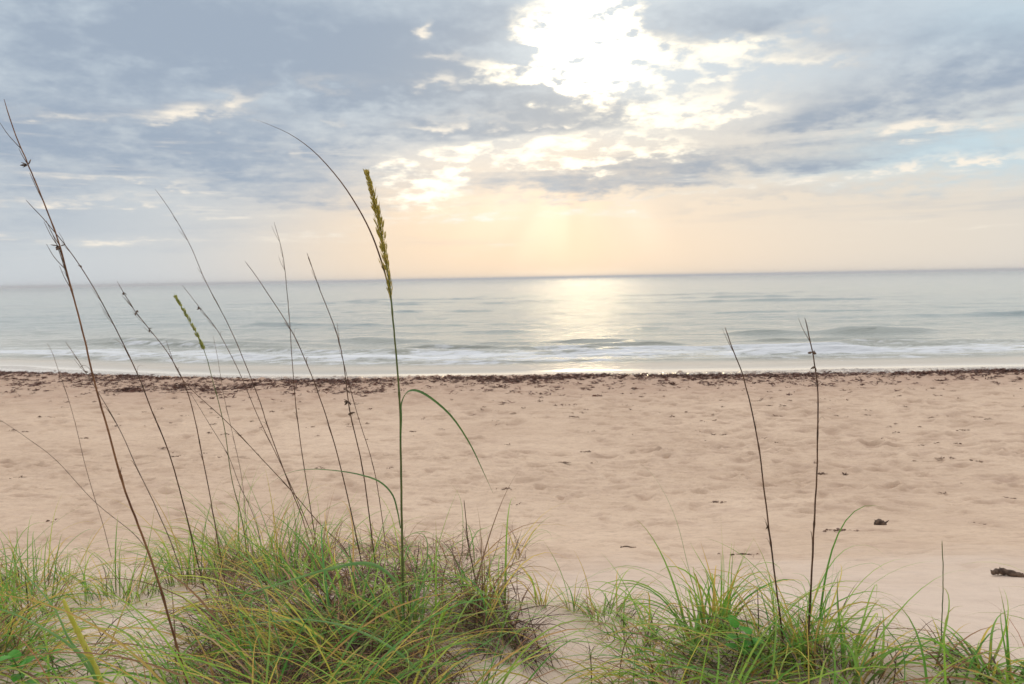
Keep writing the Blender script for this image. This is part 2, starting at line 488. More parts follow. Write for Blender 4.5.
def simple(name, c1, c2, scale=40, rough=.7, transl=0, bumpd=0):
    m, p, out = mat(name)
    P, x, y, z = objxyz()
    n = noise(P, scale, 4, .6)
    c = cmix(smooth(n, .35, .65), c1, c2)
    setin(p, 'Base Color', c); setin(p, 'Roughness', rough); setin(p, 'Specular IOR Level', .3)
    if bumpd: bump(n, .8, bumpd, p)
    if transl:
        tr = E.nt.nodes.new('ShaderNodeBsdfTranslucent'); E.nt.links.new(c.s, tr.inputs[0])
        mx = E.nt.nodes.new('ShaderNodeMixShader'); mx.inputs[0].default_value = transl
        E.nt.links.new(p.outputs[0], mx.inputs[1]); E.nt.links.new(tr.outputs[0], mx.inputs[2]); E.nt.links.new(mx.outputs[0], out.inputs[0])
    return m
M_STEM_DARK = simple('weathered_stem', (.050, .028, .018), (.13, .070, .04), 30)
M_STEM_RUST = simple('rusty_stem', (.11, .048, .022), (.22, .11, .05), 22)
M_STEM_GREY = simple('grey_stem', (.13, .10, .085), (.22, .17, .13), 30)
M_STEM_GREEN = simple('green_stem', (.075, .12, .035), (.14, .15, .05), 12)
M_SEED_GOLD = simple('green_gold_seed', (.42, .37, .06), (.64, .52, .13), 70, .6, .25)
M_SEED_GREEN = simple('young_seed', (.32, .38, .08), (.46, .46, .13), 70, .6, .25)
M_SEED_DRY = simple('dry_seed', (.07, .045, .03), (.15, .10, .07), 60)
M_LEAF = simple('stalk_leaf', (.12, .27, .075), (.20, .36, .11), 9, .45, .3)
M_LEAF_DARK = simple('dark_stalk_leaf', (.05, .14, .035), (.10, .20, .05), 9, .45, .25)
M_BROAD = simple('broad_leaf', (.07, .30, .03), (.12, .40, .05), 14, .4, .35)
M_SHEATH = simple('yellow_sheath', (.55, .56, .07), (.68, .64, .14), 26, .5, .3)
M_SHEATH_DRY = simple('dry_sheath', (.11, .07, .045), (.24, .165, .11), 50, .8, .1)
M_WRACK = simple('drying_seaweed', (.065, .030, .023), (.18, .085, .058), 9, .6)
M_SCRAP = simple('dry_scraps', (.13, .085, .065), (.27, .19, .145), 14, .9)
M_WOOD = simple('driftwood', (.05, .032, .024), (.16, .11, .08), 34, .8, 0, .004)
M_TWIG = simple('bleached_twig', (.10, .075, .06), (.20, .155, .125), 34, .8)

# ------------------------------------------------------------------ beach
xs = symgrid([(3.2, .028, 1.0), (24, .03, 1.0022), (60, .3, 1.05), (6000, 1.5, 1.35)])
ya = [1.0]
while ya[-1] < 34: ya.append(ya[-1] * 1.0036 + .004)
yb = list(np.array(ya[-1:]) + 0)
ys = np.concatenate([[-3000, -900, -300, -100, -40, -20, -12, -8, -5, -3.5, -2.5, -1.7, -1.1, -.6, -.2, .1, .35, .6, .8], ya, [38, 44, 55, 80, 140, 250]])
X, Y = np.meshgrid(xs, ys)
Z = ground(X, Y)
# footprints and scuffs
feet = []
DENT_SHADE = np.zeros_like(Z)
def foot(x, y, a, L=.15, Wd=.06, dp=.045): feet.append((x, y, a, L, Wd, dp))
for i in range(26):                                      # lines of walkers along the upper and lower beach
    y0 = rng.uniform(10, 26.5); x0 = rng.uniform(-22, 14); a = rng.gauss(0, .18) + (math.pi if rng.random() < .5 else 0)
    for k in range(rng.randint(10, 34)):
        x0 += math.cos(a) * .68 + rng.gauss(0, .05); y0 += math.sin(a) * .68 + rng.gauss(0, .05)
        foot(x0 - math.sin(a) * .11 * (-1) ** k, y0 + math.cos(a) * .11 * (-1) ** k, a + rng.gauss(0, .15))
for i in range(3400):
    y0 = 29 - abs(rng.gauss(0, 7)); x0 = rng.uniform(-.85, .85) * y0
    if y0 < 6.5: continue
    s = rng.uniform(.7, 1.7)
    if i % 5 == 0: y0 = 2.8 + 9 * rng.random() ** .6; x0 = rng.uniform(-.8, .9) * y0; s *= .5
    foot(x0, y0, rng.uniform(0, 3.14), .15 * s, .08 * s, .042 * rng.uniform(.3, 1.4) * min(1, max(.25, (y0 - 1) / 10)))
for i in range(420):                                     # the trampled patch on the right
    x0 = rng.gauss(5.8, 2.6); y0 = rng.gauss(13, 3.2)
    if y0 > 5: foot(x0, y0, rng.uniform(-.6, .6), .16, .08, .035)
for fx, fy, a, L, Wd, dp in feet:
    if fy > float(shore(fx)) - 1.2: continue
    r_ = L * 2.6
    i0, i1 = np.searchsorted(ys, [fy - r_, fy + r_]); j0, j1 = np.searchsorted(xs, [fx - r_, fx + r_])
    if i1 <= i0 or j1 <= j0: continue
    dx = X[i0:i1, j0:j1] - fx; dy = Y[i0:i1, j0:j1] - fy
    u = dx * math.cos(a) + dy * math.sin(a); v = -dx * math.sin(a) + dy * math.cos(a)
    q = (u / L) ** 2 + (v / Wd) ** 2
    DENT_SHADE[i0:i1, j0:j1] = np.maximum(DENT_SHADE[i0:i1, j0:j1], min(1, dp / .04) * np.exp(-q * .9))
    Z[i0:i1, j0:j1] += -dp * np.exp(-q * 1.1) + dp * .45 * np.exp(-((np.sqrt(q) - 1.7) / .5) ** 2)
me = grid_mesh('beach', xs, ys, Z)
at_ = me.attributes.new('dent_shade', 'FLOAT', 'POINT'); at_.data.foreach_set('value', DENT_SHADE.ravel().astype(np.float32))   # painted shade of the footprint hollows, stronger where they are deeper
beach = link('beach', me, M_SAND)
tag(beach, 'pale tan sand sloping from the dune down to the waterline', 'beach', kind='structure')

# ------------------------------------------------------------------ sea
xs2 = symgrid([(34, .11, 1.0), (90, .14, 1.03), (30000, 2, 1.28)])
yy = [26.0]
while yy[-1] < 50: yy.append(yy[-1] + .07)
st = .075
while yy[-1] < 260: yy.append(yy[-1] + st); st *= 1.014
while yy[-1] < 30000: yy.append(yy[-1] + st); st *= 1.12
ys2 = np.array(yy)
X2, Y2 = np.meshgrid(xs2, ys2)
SH = np.interp(xs2, np.linspace(-200, 200, 4001), shore(np.linspace(-200, 200, 4001)))[None, :]
OFF = Y2 - SH
Z2 = np.zeros_like(X2)
fade = np.clip((OFF - 1.2) / 5, 0, 1)
farfade = np.clip((400 - OFF) / 350, 0, 1)
Z2 += fade * farfade * (.15 * fbm(X2 / 7, Y2 / 2.4, 4, 71) + .07 * fbm(X2 / 2.2, Y2 / .9, 3, 72))
foam = np.zeros_like(X2)
def breaker(x0, half, off, h, wd, foamy, seed):
    """a low wave running along the shore: steep towards the beach, with or without a broken crest"""
    global Z2, foam
    c = off + .55 * fbm(X2 / 3.5, X2 * 0 + seed, 3, seed) 
    env = np.exp(-np.abs((X2 - x0) / half) ** 3) * np.clip(.75 + 1.8 * fbm(X2 / 3, X2 * 0 + 9, 2, seed + 1), .15, 1.4)
    t = OFF - c
    prof = np.where(t < 0, np.exp(-(t / (wd * .45)) ** 2), np.exp(-(t / (wd * 1.3)) ** 2))
    Z2 += h * env * prof
    if foamy: foam = np.maximum(foam, foamy * env * np.exp(-((t + .25 * wd) / (wd * 1.0)) ** 2))
breaker(-2.6, 3.4, 11.3, .24, .5, .4, 101)
breaker(1.0, 9, 14.4, .22, .9, 0, 126)
breaker(17, 5, 13.4, .34, .6, .2, 127)
breaker(6.4, 2.8, 11.8, .27, .5, .45, 102)
breaker(-3.5, 4.5, 8.8, .24, .9, .35, 103)
breaker(4.0, 3.5, 7.6, .26, .7, .7, 104)
breaker(14, 10, 6.6, .26, .7, .95, 105)
breaker(19, 7, 10.5, .28, .9, .6, 106)
breaker(-16, 12, 6.5, .20, .9, .85, 107)
breaker(0, 60, 4.6, .10, .6, .6, 108)
breaker(13, 9, 9.4, .16, .45, .75, 211)
breaker(-13, 8, 9.8, .15, .45, .6, 214)
breaker(1, 5, 9.6, .15, .45, .5, 217)
breaker(-20, 7, 12.6, .18, .5, .55, 220)
breaker(-8, 12, 16.5, .22, 1.3, 0, 109)
breaker(16, 10, 18.5, .26, 1.4, 0, 110)
breaker(-22, 10, 14, .20, 1.2, .3, 111)
breaker(3, 12, 24, .20, 1.8, 0, 112)
for k in range(16):
    breaker(rng.uniform(-50, 50), rng.uniform(8, 22), rng.uniform(26, 130), rng.uniform(.12, .24), rng.uniform(1.5, 3), 0, 130 + k * 3)
# spent foam between the breakers and the swash edge
foam = np.maximum(foam, .56 * np.exp(-((OFF - 7.0) / 2.2) ** 2) + .30 * np.exp(-((OFF - 9) / 4.5) ** 2))
foam = np.maximum(foam, .5 * np.exp(-((OFF - 4.6 - 1.0 * fbm(X2 / 5, X2 * 0, 3, 55)) / .35) ** 2))
foam *= np.clip(OFF / .3, 0, 1)
Z2 += .03 * np.clip(1 - OFF / 3, 0, 1)
me = grid_mesh('sea', xs2, ys2, Z2)
for nm, arr in (('off', OFF), ('foam', foam)):
    at_ = me.attributes.new(nm, 'FLOAT', 'POINT'); at_.data.foreach_set('value', arr.ravel().astype(np.float32))
sea = link('sea', me, M_WATER)
tag(sea, 'calm grey-green sea with low surf reaching to the horizon', 'sea', kind='structure')

# ------------------------------------------------------------------ sea haze
hz = [(-9000, -2800, -9), (9000, -2800, -9), (9000, 27000, -9), (-9000, 27000, -9), (-9000, -2800, 6), (9000, -2800, 6), (9000, 27000, 6), (-9000, 27000, 6)]
me = bpy.data.meshes.new('haze')
me.from_pydata(hz, [], [(0, 3, 2, 1), (4, 5, 6, 7), (0, 1, 5, 4), (1, 2, 6, 5), (2, 3, 7, 6), (3, 0, 4, 7)])
hm = bpy.data.materials.new('sea_haze'); hm.use_nodes = True; hm.node_tree.nodes.clear()
ho = hm.node_tree.nodes.new('ShaderNodeOutputMaterial'); pv = hm.node_tree.nodes.new('ShaderNodeVolumePrincipled')
pv.inputs['Color'].default_value = (.93, .95, 1, 1); pv.inputs['Density'].default_value = .0006
hm.node_tree.links.new(pv.outputs[0], ho.inputs['Volume'])
tag(link('haze', me, hm), 'thin pale sea haze over the water', 'haze', kind='stuff')

# ------------------------------------------------------------------ mesh builder
class MB:
    def __init__(s): s.v = []; s.f = []; s.uv = []; s.mi = []; s.n = 0
    def add(s, verts, faces, uvs, mi=0):
        s.v.extend(verts); s.uv.extend(uvs)
        for f in faces: s.f.append([i + s.n for i in f]); s.mi.append(mi)
        s.n += len(verts)
    def build(s, name, mats, parent=None, origin=None):
        me = bpy.data.meshes.new(name)
        o3 = origin or Vector((0, 0, 0))
        if parent is not None: o3 = parent.location
        me.from_pydata([(v[0] - o3[0], v[1] - o3[1], v[2] - o3[2]) for v in s.v], [], s.f)
        uvl = me.uv_layers.new(name='UVMap')
        li = np.empty(len(me.loops), np.int32); me.loops.foreach_get('vertex_index', li)
        uv = np.array(s.uv, np.float32)[li]
        uvl.data.foreach_set('uv', uv.ravel())
        me.polygons.foreach_set('use_smooth', np.ones(len(me.polygons), bool))
        me.polygons.foreach_set('material_index', np.array(s.mi, np.int32))
        me.update()
        o = link(name, me, mats, parent)
        if parent is None and origin is not None: o.location = origin
        return o

def crom(pts, n):
    """Catmull-Rom through points, n samples"""
    P = [2 * pts[0] - pts[1]] + list(pts) + [2 * pts[-1] - pts[-2]]
    out = []
    m = len(pts) - 1
    for k in range(n):
        t = k / (n - 1) * m; i = min(int(t), m - 1); f = t - i
        a, b, c, d = P[i], P[i + 1], P[i + 2], P[i + 3]
        out.append(.5 * ((2 * b) + (c - a) * f + (2 * a - 5 * b + 4 * c - d) * f * f + (3 * b - a - 3 * c + d) * f ** 3))
    return out

def tube(mb, pts, rad, sides=6, mi=0):
    """rad: list of radii"""
    V = []; F = []; U = []
    n = len(pts); side = None
    for i, p in enumerate(pts):
        t = (pts[min(i + 1, n - 1)] - pts[max(i - 1, 0)]).normalized()
        if side is None: side = t.orthogonal().normalized()
        side = (side - t * side.dot(t)).normalized(); b = t.cross(side)
        for k in range(sides):
            a = 2 * math.pi * k / sides
            V.append(p + (side * math.cos(a) + b * math.sin(a)) * rad[i]); U.append((k / sides, i / (n - 1)))
    for i in range(n - 1):
        for k in range(sides):
            a = i * sides + k; b_ = i * sides + (k + 1) % sides
            F.append((a, b_, b_ + sides, a + sides))
    F.append(tuple(range(sides - 1, -1, -1))); F.append(tuple(range((n - 1) * sides, n * sides)))
    mb.add(V, F, U, mi)

def ribbon(mb, pts, width, side0, fold=.35, mi=0, twist=0.0, taper=1.4, basew=.6):
    """a leaf blade: three vertices across, folded along its midrib"""
    V = []; F = []; U = []
    n = len(pts); side = side0
    for i, p in enumerate(pts):
        t = (pts[min(i + 1, n - 1)] - pts[max(i - 1, 0)])
        if t.length < 1e-7: t = Vector((0, 0, 1))
        t.normalize()
        side = (side - t * side.dot(t))
        if side.length < 1e-5: side = t.orthogonal()
        side.normalize()
        nn = t.cross(side)
        v = i / (n - 1)
        if twist:
            a = twist * v; sd_ = side * math.cos(a) + nn * math.sin(a); nn = t.cross(sd_)
        else: sd_ = side
        w = width * .5 * min(1, basew + v * 3) * max(.04, (1 - v ** taper))
        V += [p - sd_ * w + nn * w * fold, p, p + sd_ * w + nn * w * fold]
        U += [(0, v), (.5, v), (1, v)]
    for i in range(n - 1):
        a = i * 3
        F += [(a, a + 1, a + 4, a + 3), (a + 1, a + 2, a + 5, a + 4)]
    mb.add(V, F, U, mi)

WIND = Vector((-1, .15, 0)).normalized()
def blade(mb, base, az, el, L, bend, w, mi, seg=11, r=rng, curl=0.0):
    """grow a blade from its base: heading az, rising el, bending over by `bend` radians to the tip"""
    pts = [base.copy()]; p = base.copy(); ds = L / seg
    d0 = Vector((math.cos(az), math.sin(az), 0)); 
    for i in range(seg):
        s = (i + .5) / seg
        e = el - bend * s ** 1.5
        hd = d0.copy()
        a2 = az + curl * s * s
        hd = Vector((math.cos(a2), math.sin(a2), 0))
        d = hd * math.cos(e) + Vector((0, 0, math.sin(e)))
        d = (d + WIND * .16 * s).normalized()
        p = p + d * ds
        pts.append(p.copy())
    sd_ = Vector((-math.sin(az), math.cos(az), 0))
    a = r.uniform(-.5, .5)
    for q in pts[2:]:
        g = gz(q.x, q.y) + .006
        if q.z < g: q.z = g + r.uniform(0, .006)
    ribbon(mb, pts, w, (sd_ * math.cos(a) + Vector((0, 0, math.sin(a)))), mi=mi, twist=r.uniform(-1.2, 1.2))

def clump(mb, cx, cy, n, L, rad, el=1.25, elv=.25, bend=1.6, w=.0045, mats=(0,), r=rng, azb=None, dz=0):
    w *= 1.3; bend *= 1.35; el -= .12; elv *= 1.3
    for i in range(n):
        rr = rad * math.sqrt(r.random()); a = r.uniform(0, 2 * math.pi)
        x = cx + rr * math.cos(a); y = cy + rr * math.sin(a)
        az = (a + r.gauss(0, .8)) if azb is None or r.random() < .25 else azb + r.gauss(0, .5)
        l = L * r.uniform(.45, 1.15)
        blade(mb, Vector((x, y, gz(x, y) - .01 + dz)), az, min(1.5, r.gauss(el, elv)), l, max(.1, r.gauss(bend, bend * .4)), w * r.uniform(.55, 1.2), r.choice(mats), r=r, curl=r.gauss(0, .5))

def empty(name, loc):
    o = bpy.data.objects.new(name, None); COL.objects.link(o); o.location = loc; o.empty_display_size = .05
    return o

GM = [M_GREEN, M_YEL, M_DEAD, M_THATCH]
def tussock(px, py, label, n=60, L=.36, rad=.06, el=1.2, bend=1.6, w=.0045, dead=.35, greens=(0, 0, 0, 1), azb=None, cat='grass tussock', group='grass tussocks on the dune', seed=None, at_y=None, dry=(2, 2, 3), name='grass_tussock'):
    p = hit(px, py)
    r = random.Random(int(px * 31 + py * 7) if seed is None else seed)
    root = empty(name, (p.x, p.y, gz(p.x, p.y)))
    tag(root, label, cat, group)
    a = MB(); clump(a, p.x, p.y, int(n * (1 - dead * .5)), L, rad, el, .22, bend, w, greens, r, azb)
    b = MB(); clump(b, p.x, p.y, int(n * dead), L * .75, rad * 1.3, el * .75, .4, bend * 1.1, w * .7, dry, r)
    bl = MB
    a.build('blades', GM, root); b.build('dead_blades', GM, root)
    return root

# ------------------------------------------------------------------ dense grass mass on the left mound (uncountable)
mass = MB(); thatch = MB(); r = random.Random(77)
def density(px, py):
    """how thick the grass stands at a spot of the dune"""
    left = 1 / (1 + math.exp((px - 500) / 16)) 
    d = left * (1 if py > 545 else .25)
    if px < 170: d *= .75 if py < 600 else .80
    d *= .10 + .9 * max(0, min(1, .45 + 5.5 * float(fbm(np.array([px / 70.]), np.array([py / 45.]), 2, 303)[0])))
    if 60 < px < 215 and 588 < py < 655: d *= .15
    if px < 150 and py > 680: d *= .3
    if px > 620: d = max(d, .20 * (1 if py > 665 else 0))
    if 640 < px < 830 and py > 640: d = max(d, .45)
    return d
cnt = 0
while cnt < 820:
    px = r.uniform(-160, 1180); py = r.uniform(545, 800)
    if r.random() > density(px, py): continue
    cnt += 1
    p = hit(px, py)
    k = r.randint(2, 4)
    # neighbours sweep the same way, as the wind has laid them
    fl = float(fbm(np.array([p.x / .5]), np.array([p.y / .5]), 2, 61)[0]) * 7
    az = (math.pi + fl * .8 if r.random() < .62 else fl * .8) + r.gauss(0, .22)
    low = 1 if px < 560 else .75
    if px < 170: low = .8
    if py < 600: low *= .78
    elif py < 640: low *= .9
    for _ in range(k):
        x = p.x + r.gauss(0, .012); y = p.y + r.gauss(0, .012)
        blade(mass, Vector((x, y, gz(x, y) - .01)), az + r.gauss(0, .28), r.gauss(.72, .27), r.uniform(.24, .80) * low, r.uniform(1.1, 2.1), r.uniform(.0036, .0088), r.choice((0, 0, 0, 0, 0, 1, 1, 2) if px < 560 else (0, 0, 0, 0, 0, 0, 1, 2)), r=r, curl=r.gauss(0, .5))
    for _ in range(r.randint(11, 19) if 215 < px < 560 else 3):
        x = p.x + r.gauss(0, .05); y = p.y + r.gauss(0, .05)
        blade(thatch, Vector((x, y, gz(x, y) + r.uniform(0, .05))), az + r.gauss(0, 1.3), r.gauss(.45, .3), r.uniform(.10, .30), r.uniform(.3, 1.2), r.uniform(.0022, .0050), r.choice((2, 3, 3, 3, 3)), seg=7, r=r, curl=r.gauss(0, .6))
tag(mass.build('grass', GM), 'tangle of green and yellowing grass blades covering the dune mound', 'grass', kind='stuff')
tag(thatch.build('dead_grass', GM), 'brown thatch of dead grass lying under the green blades', 'dead grass', kind='stuff')

# ------------------------------------------------------------------ tussocks one can tell apart
TUS = [
 (250, 572, 'tall loose tussock at the back of the mound where the brown stalks bunch together', dict(n=120, L=.62, rad=.16, el=1.4, bend=1.1)),
 (196, 584, 'leafy tussock at the foot of the two dark stalks next to the tallest rusty one', dict(n=90, L=.52, rad=.12, el=1.3, bend=1.2)),
 (292, 590, 'tussock with long upright blades between the bunched stalks and its dark-cored neighbour', dict(n=90, L=.55, rad=.12, el=1.35, bend=1.1)),
 (318, 580, 'tussock with a dark brown dry core beside the crossing dead stalks', dict(n=80, L=.48, rad=.04, el=1.5, bend=.7, dead=1.2, greens=(0, 2, 2))),
 (45, 588, 'bright green wispy tussock at the back edge of the mound by the bare sand', dict(n=110, L=.44, rad=.16, el=1.15, bend=1.4, dead=.2)),
 (118, 600, 'feathery green tussock between the bare sand patch and the tallest rusty stalk', dict(n=110, L=.42, rad=.16, el=1.15, bend=1.4, dead=.3)),
 (20, 650, 'low dark green tussock behind the small broad-leaved seedling', dict(n=90, L=.30, rad=.10, el=.9, bend=1.4, dead=.5)),
 (-14, 668, 'long bright green tussock leaning in over the bare patch behind the yellow-green shoot', dict(n=80, L=.62, rad=.10, el=1.0, bend=1.2, azb=.3, dead=.2, w=.0055)),
 (30, 622, 'sweeping green tussock between the wispy one and the pale green leaves of the shoot', dict(n=70, L=.50, rad=.10, el=1.0, bend=1.3, azb=2.9, dead=.25, w=.0045)),
 (410, 640, 'fullest bright green tussock around the foot of the golden-headed sea oat', dict(n=120, L=.42, rad=.09, el=1.2, bend=1.6, w=.0055, dead=.25)),
 (330, 665, 'sweeping yellow-green tussock whose long blades trail over the front of the mound', dict(n=130, L=.50, rad=.12, el=1.0, bend=1.5, azb=math.pi, w=.005, greens=(0, 0, 1))),
 (480, 612, 'spiky grey-brown tussock on the edge of the mound above the dead thatch', dict(n=70, L=.36, rad=.05, el=1.4, bend=1.2, dead=.6, greens=(0, 1, 2))),
 (542, 606, 'small straw-coloured tussock standing alone behind the pale hollow', dict(n=16, L=.27, rad=.03, el=1.35, bend=1.0, dead=.3, greens=(0, 1, 1))),
 (572, 610, 'thin upright tussock with a few blades just behind the pale hollow', dict(n=14, L=.30, rad=.02, el=1.45, bend=.6, dead=.2, greens=(0, 1))),
 (603, 616, 'bushy short tussock with one tall blade at the far rim of the pale hollow', dict(n=60, L=.28, rad=.07, el=1.15, bend=1.3, dead=.35)),
 (624, 634, 'scruffy tussock half buried in sand on the slope of the pale hollow', dict(n=36, L=.20, rad=.06, el=1.1, bend=1.3, dead=.6)),
 (704, 640, 'large arching tussock with its blades fanning out both ways above the green seedling', dict(n=100, L=.44, rad=.06, el=1.25, bend=1.6, w=.0055, dead=.25)),
 (722, 632, 'upright tussock pressed against the large arching one', dict(n=34, L=.36, rad=.03, el=1.45, bend=.8, dead=.2, w=.0055)),
 (774, 655, 'dense tussock wrapped around the foot of the leaning bare stalk', dict(n=80, L=.34, rad=.06, el=1.25, bend=1.4)),
 (808, 665, 'dense upright tussock wrapped around the foot of the straightest bare stalk', dict(n=90, L=.38, rad=.05, el=1.4, bend=1.2)),
 (862, 680, 'sprawling tussock with two broad pale blades leaning over the sand', dict(n=34, L=.30, rad=.05, el=1.0, bend=1.0, w=.007, azb=.5, dead=.3)),
 (942, 646, 'tiny tussock with reddish leaves at the foot of the lone green stem', dict(n=12, L=.13, rad=.02, el=.9, bend=.9, dead=.3, greens=(0, 1, 2))),
 (985, 672, 'broad-bladed green tussock at the sand edge beyond the tiny reddish one', dict(n=46, L=.24, rad=.05, el=1.0, bend=1.2, w=.0075, dead=.3)),
 (650, 690, 'low yellow-green tussock spreading over the front of the pale hollow', dict(n=70, L=.36, rad=.10, el=.85, bend=1.4, azb=math.pi, greens=(0, 0, 1))),
 (1012, 690, 'short dark tussock cut by the frame edge beside the broad-bladed one', dict(n=46, L=.24, rad=.06, el=1.1, bend=1.2, w=.006)),
]
for px, py, lab, kw in TUS: tussock(px, py, lab, **kw)
dt = tussock(505, 645, 'matted dark brown dead tussock hanging over the edge of the pale hollow', n=150, L=.26, rad=.08, el=.6, bend=1.6, w=.0035, dead=.95, greens=(2, 3, 3), dry=(2, 3, 3), name='dead_tussock')
dt['category'] = 'dead tussock'

# ------------------------------------------------------------------ sea oat stalks
def spikelet(mb, p, d, L, w, mi=0):
    """a flattened oat spikelet: lens-shaped, overlapping scales give it a toothed edge"""
    d = d.normalized(); s = d.orthogonal().normalized(); a = rng.uniform(0, 6.28)
    n = d.cross(s); s = s * math.cos(a) + n * math.sin(a); n = d.cross(s)
    V = [p]; U = [(0, 0)]
    prof = [(.18, .7), (.34, .95), (.40, .80), (.58, 1.0), (.64, .78), (.80, .62), (.86, .42)]
    for t, k in prof:
        c = p + d * L * t
        V += [c + s * w * .5 * k, c + n * w * .18 * k, c - s * w * .5 * k, c - n * w * .18 * k]; U += [(0, t)] * 4
    V.append(p + d * L); U.append((0, 1))
    F = [(0, 1 + (k + 1) % 4, 1 + k) for k in range(4)]
    for i in range(len(prof) - 1):
        for k in range(4):
            a_ = 1 + i * 4 + k; b_ = 1 + i * 4 + (k + 1) % 4
            F.append((a_, b_, b_ + 4, a_ + 4))
    l = 1 + (len(prof) - 1) * 4
    F += [(l + k, l + (k + 1) % 4, len(V) - 1) for k in range(4)]
    mb.add(V, F, U, mi)

def stalk(name, label, pix, rbase=.0018, rtip=.0006, material=None, dtip=0.0, group='bare stalks standing in the dune grass', base_Y=None, head=None, lumps=(), wisps=0, cat='sea oat stalk'):
    """pix runs from the tip to the foot; the foot stands where its pixel meets the dune"""
    bx, by = pix[-1]
    g = hit(bx, by) if base_Y is None else at(bx, by, base_Y)
    Y0 = g.y
    tot = sum(math.dist(pix[i], pix[i + 1]) for i in range(len(pix) - 1))
    acc = 0; pts = []
    rev = pix[::-1]
    for i, q in enumerate(rev):
        if i: acc += math.dist(rev[i - 1], q)
        pts.append(at(q[0], q[1], Y0 + dtip * (acc / tot) ** 1.3))
    base = pts[0].copy(); base.z = gz(base.x, base.y) 
    pts[0].z = min(pts[0].z, base.z) - .015
    root = empty(name, base)
    tag(root, label, cat, group, 'thing')
    n = max(24, int(tot / 9))
    P = crom(pts, n)
    # slight natural wobble
    for i in range(2, n): P[i] = P[i] + Vector((rng.gauss(0, .00035), 0, rng.gauss(0, .0002)))
    nodes = [rng.uniform(.12, .2), rng.uniform(.3, .42), rng.uniform(.55, .65)]
    P2 = crom(P, n * 2); rad = []
    for i in range(n * 2):
        v = i / (2 * n - 1)
        rr = 1.25 * (rbase + (max(rtip, .0009) - rbase) * v ** 1.1)
        if v > .97: rr *= .5 + .5 * (1 - v) / .03
        for q in nodes:
            rr *= 1 + .45 * math.exp(-((v - q) / .006) ** 2)
        rad.append(rr)
    mb = MB(); tube(mb, P2, rad, 6)
    m = material or M_STEM_DARK
    mb.build('stem', m, root)
    if m is not M_STEM_GREEN:
        sb = MB()
        for q in nodes + [rng.uniform(.2, .6) for _ in range(2)]:
            k = int(q * (2 * n - 1)); L = rng.uniform(.03, .09); p = P2[k]; t = (P2[min(k + 3, 2 * n - 1)] - p).normalized()
            o_ = Vector((rng.choice((-1, 1)) * rng.uniform(.4, 1), rng.gauss(0, .5), 0)); sp = rng.uniform(.004, .022) if rng.random() < .7 else rng.uniform(.02, .05)
            ribbon(sb, crom([p + o_ * .001, p + t * L * .5 + o_ * (.0025), p + t * L * .85 + o_ * sp * .5, p + t * L + o_ * sp - t * sp * .4], 8), .0042, Vector((0, 1, .2)), fold=.5, twist=rng.uniform(-1, 1), basew=1)
        sb.build('leaf_sheath', M_SHEATH_DRY, root)
    if wisps:
        wb = MB()
        for i in range(wisps):
            v = rng.uniform(.62, .90); k = int(v * (2 * n - 1)); p = P2[k]; t = (P2[min(k + 3, 2 * n - 1)] - p).normalized()
            sdv = Vector((rng.gauss(-.25, .25), rng.gauss(0, .2), rng.uniform(-.05, .1)))
            L = rng.uniform(.03, .08)
            tube(wb, crom([p, p + t * L * .5 + sdv * L * .28, p + t * L + sdv * L * .42], 6), [.0009, .0009, .0008, .0007, .0006, .0004], 4)
        for q in lumps:
            k = min(range(2 * n), key=lambda k: (P2[k] - at(q[0], q[1], P2[k].y)).length); p = P2[k]
            for j in range(q[2] if len(q) > 2 else 2):
                d = Vector((rng.uniform(-1, .6), rng.gauss(0, .4), rng.uniform(-.8, .5)))
                spikelet(wb, p + d * .002, d, rng.uniform(.010, .020), .008)
        wb.build('seed_head', M_SEED_DRY, root)
    return root, P2

GR = 'bare stalks standing in the dune grass'
stalk('sea_oat_stalk', 'tallest rusty brown stalk, its wispy tip reaching highest over the sky', [(4, 99), (13, 128), (24, 155), (40, 193), (57, 237), (71, 287), (84, 337), (96, 388), (108, 430), (125, 490), (142, 535), (158, 580), (172, 629), (187, 684), (200, 738)], .0024, .0005, M_STEM_RUST, dtip=.10, lumps=[(26, 166, 4), (60, 247, 4)], wisps=16)
stalk('sea_oat_stalk', 'dark stalk whose bent tip crosses just behind the tallest rusty stalk', [(26, 200), (38, 213), (53, 230), (76, 260), (99, 297), (123, 343), (140, 380), (152, 411), (168, 450), (179, 487), (190, 530), (201, 575), (210, 606)], .0022, .0006, M_STEM_DARK, dtip=-.15, lumps=[(75, 270, 2)], wisps=7)
stalk('sea_oat_stalk', 'long dark stalk leaning over the sea halfway between rusty stalk and golden seed head', [(155, 189), (172, 213), (190, 245), (205, 280), (226, 320), (240, 351), (260, 402), (268, 427), (289, 484), (303, 520), (318, 572)], .0023, .0006, M_STEM_DARK, dtip=.1, wisps=6)
stalk('sea_oat_stalk', 'thin dark stalk leaning left whose tip just clears the horizon beside the straight one', [(245, 261), (256, 276), (268, 294), (291, 330), (306, 362), (320, 398), (335, 446), (350, 507), (361, 560), (366, 590)], .0021, .0005, M_STEM_DARK, dtip=.1, wisps=2)
stalk('sea_oat_stalk', 'nearly upright thin stalk with a greyish tip standing between two leaning ones', [(274, 222), (280, 243), (284, 263), (289, 313), (292, 358), (297, 416), (305, 473), (314, 530), (322, 575)], .0021, .0005, M_STEM_DARK, dtip=.0, wisps=5)
stalk('sea_oat_stalk', 'slim stalk nearest the golden seed head with shaggy scraps at mid height', [(307, 253), (312, 267), (320, 290), (335, 328), (343, 360), (350, 412), (362, 465), (371, 530), (379, 590)], .0020, .0005, M_STEM_DARK, dtip=.05, lumps=[(350, 402, 6), (352, 412, 6), (349, 392, 3)], wisps=4)
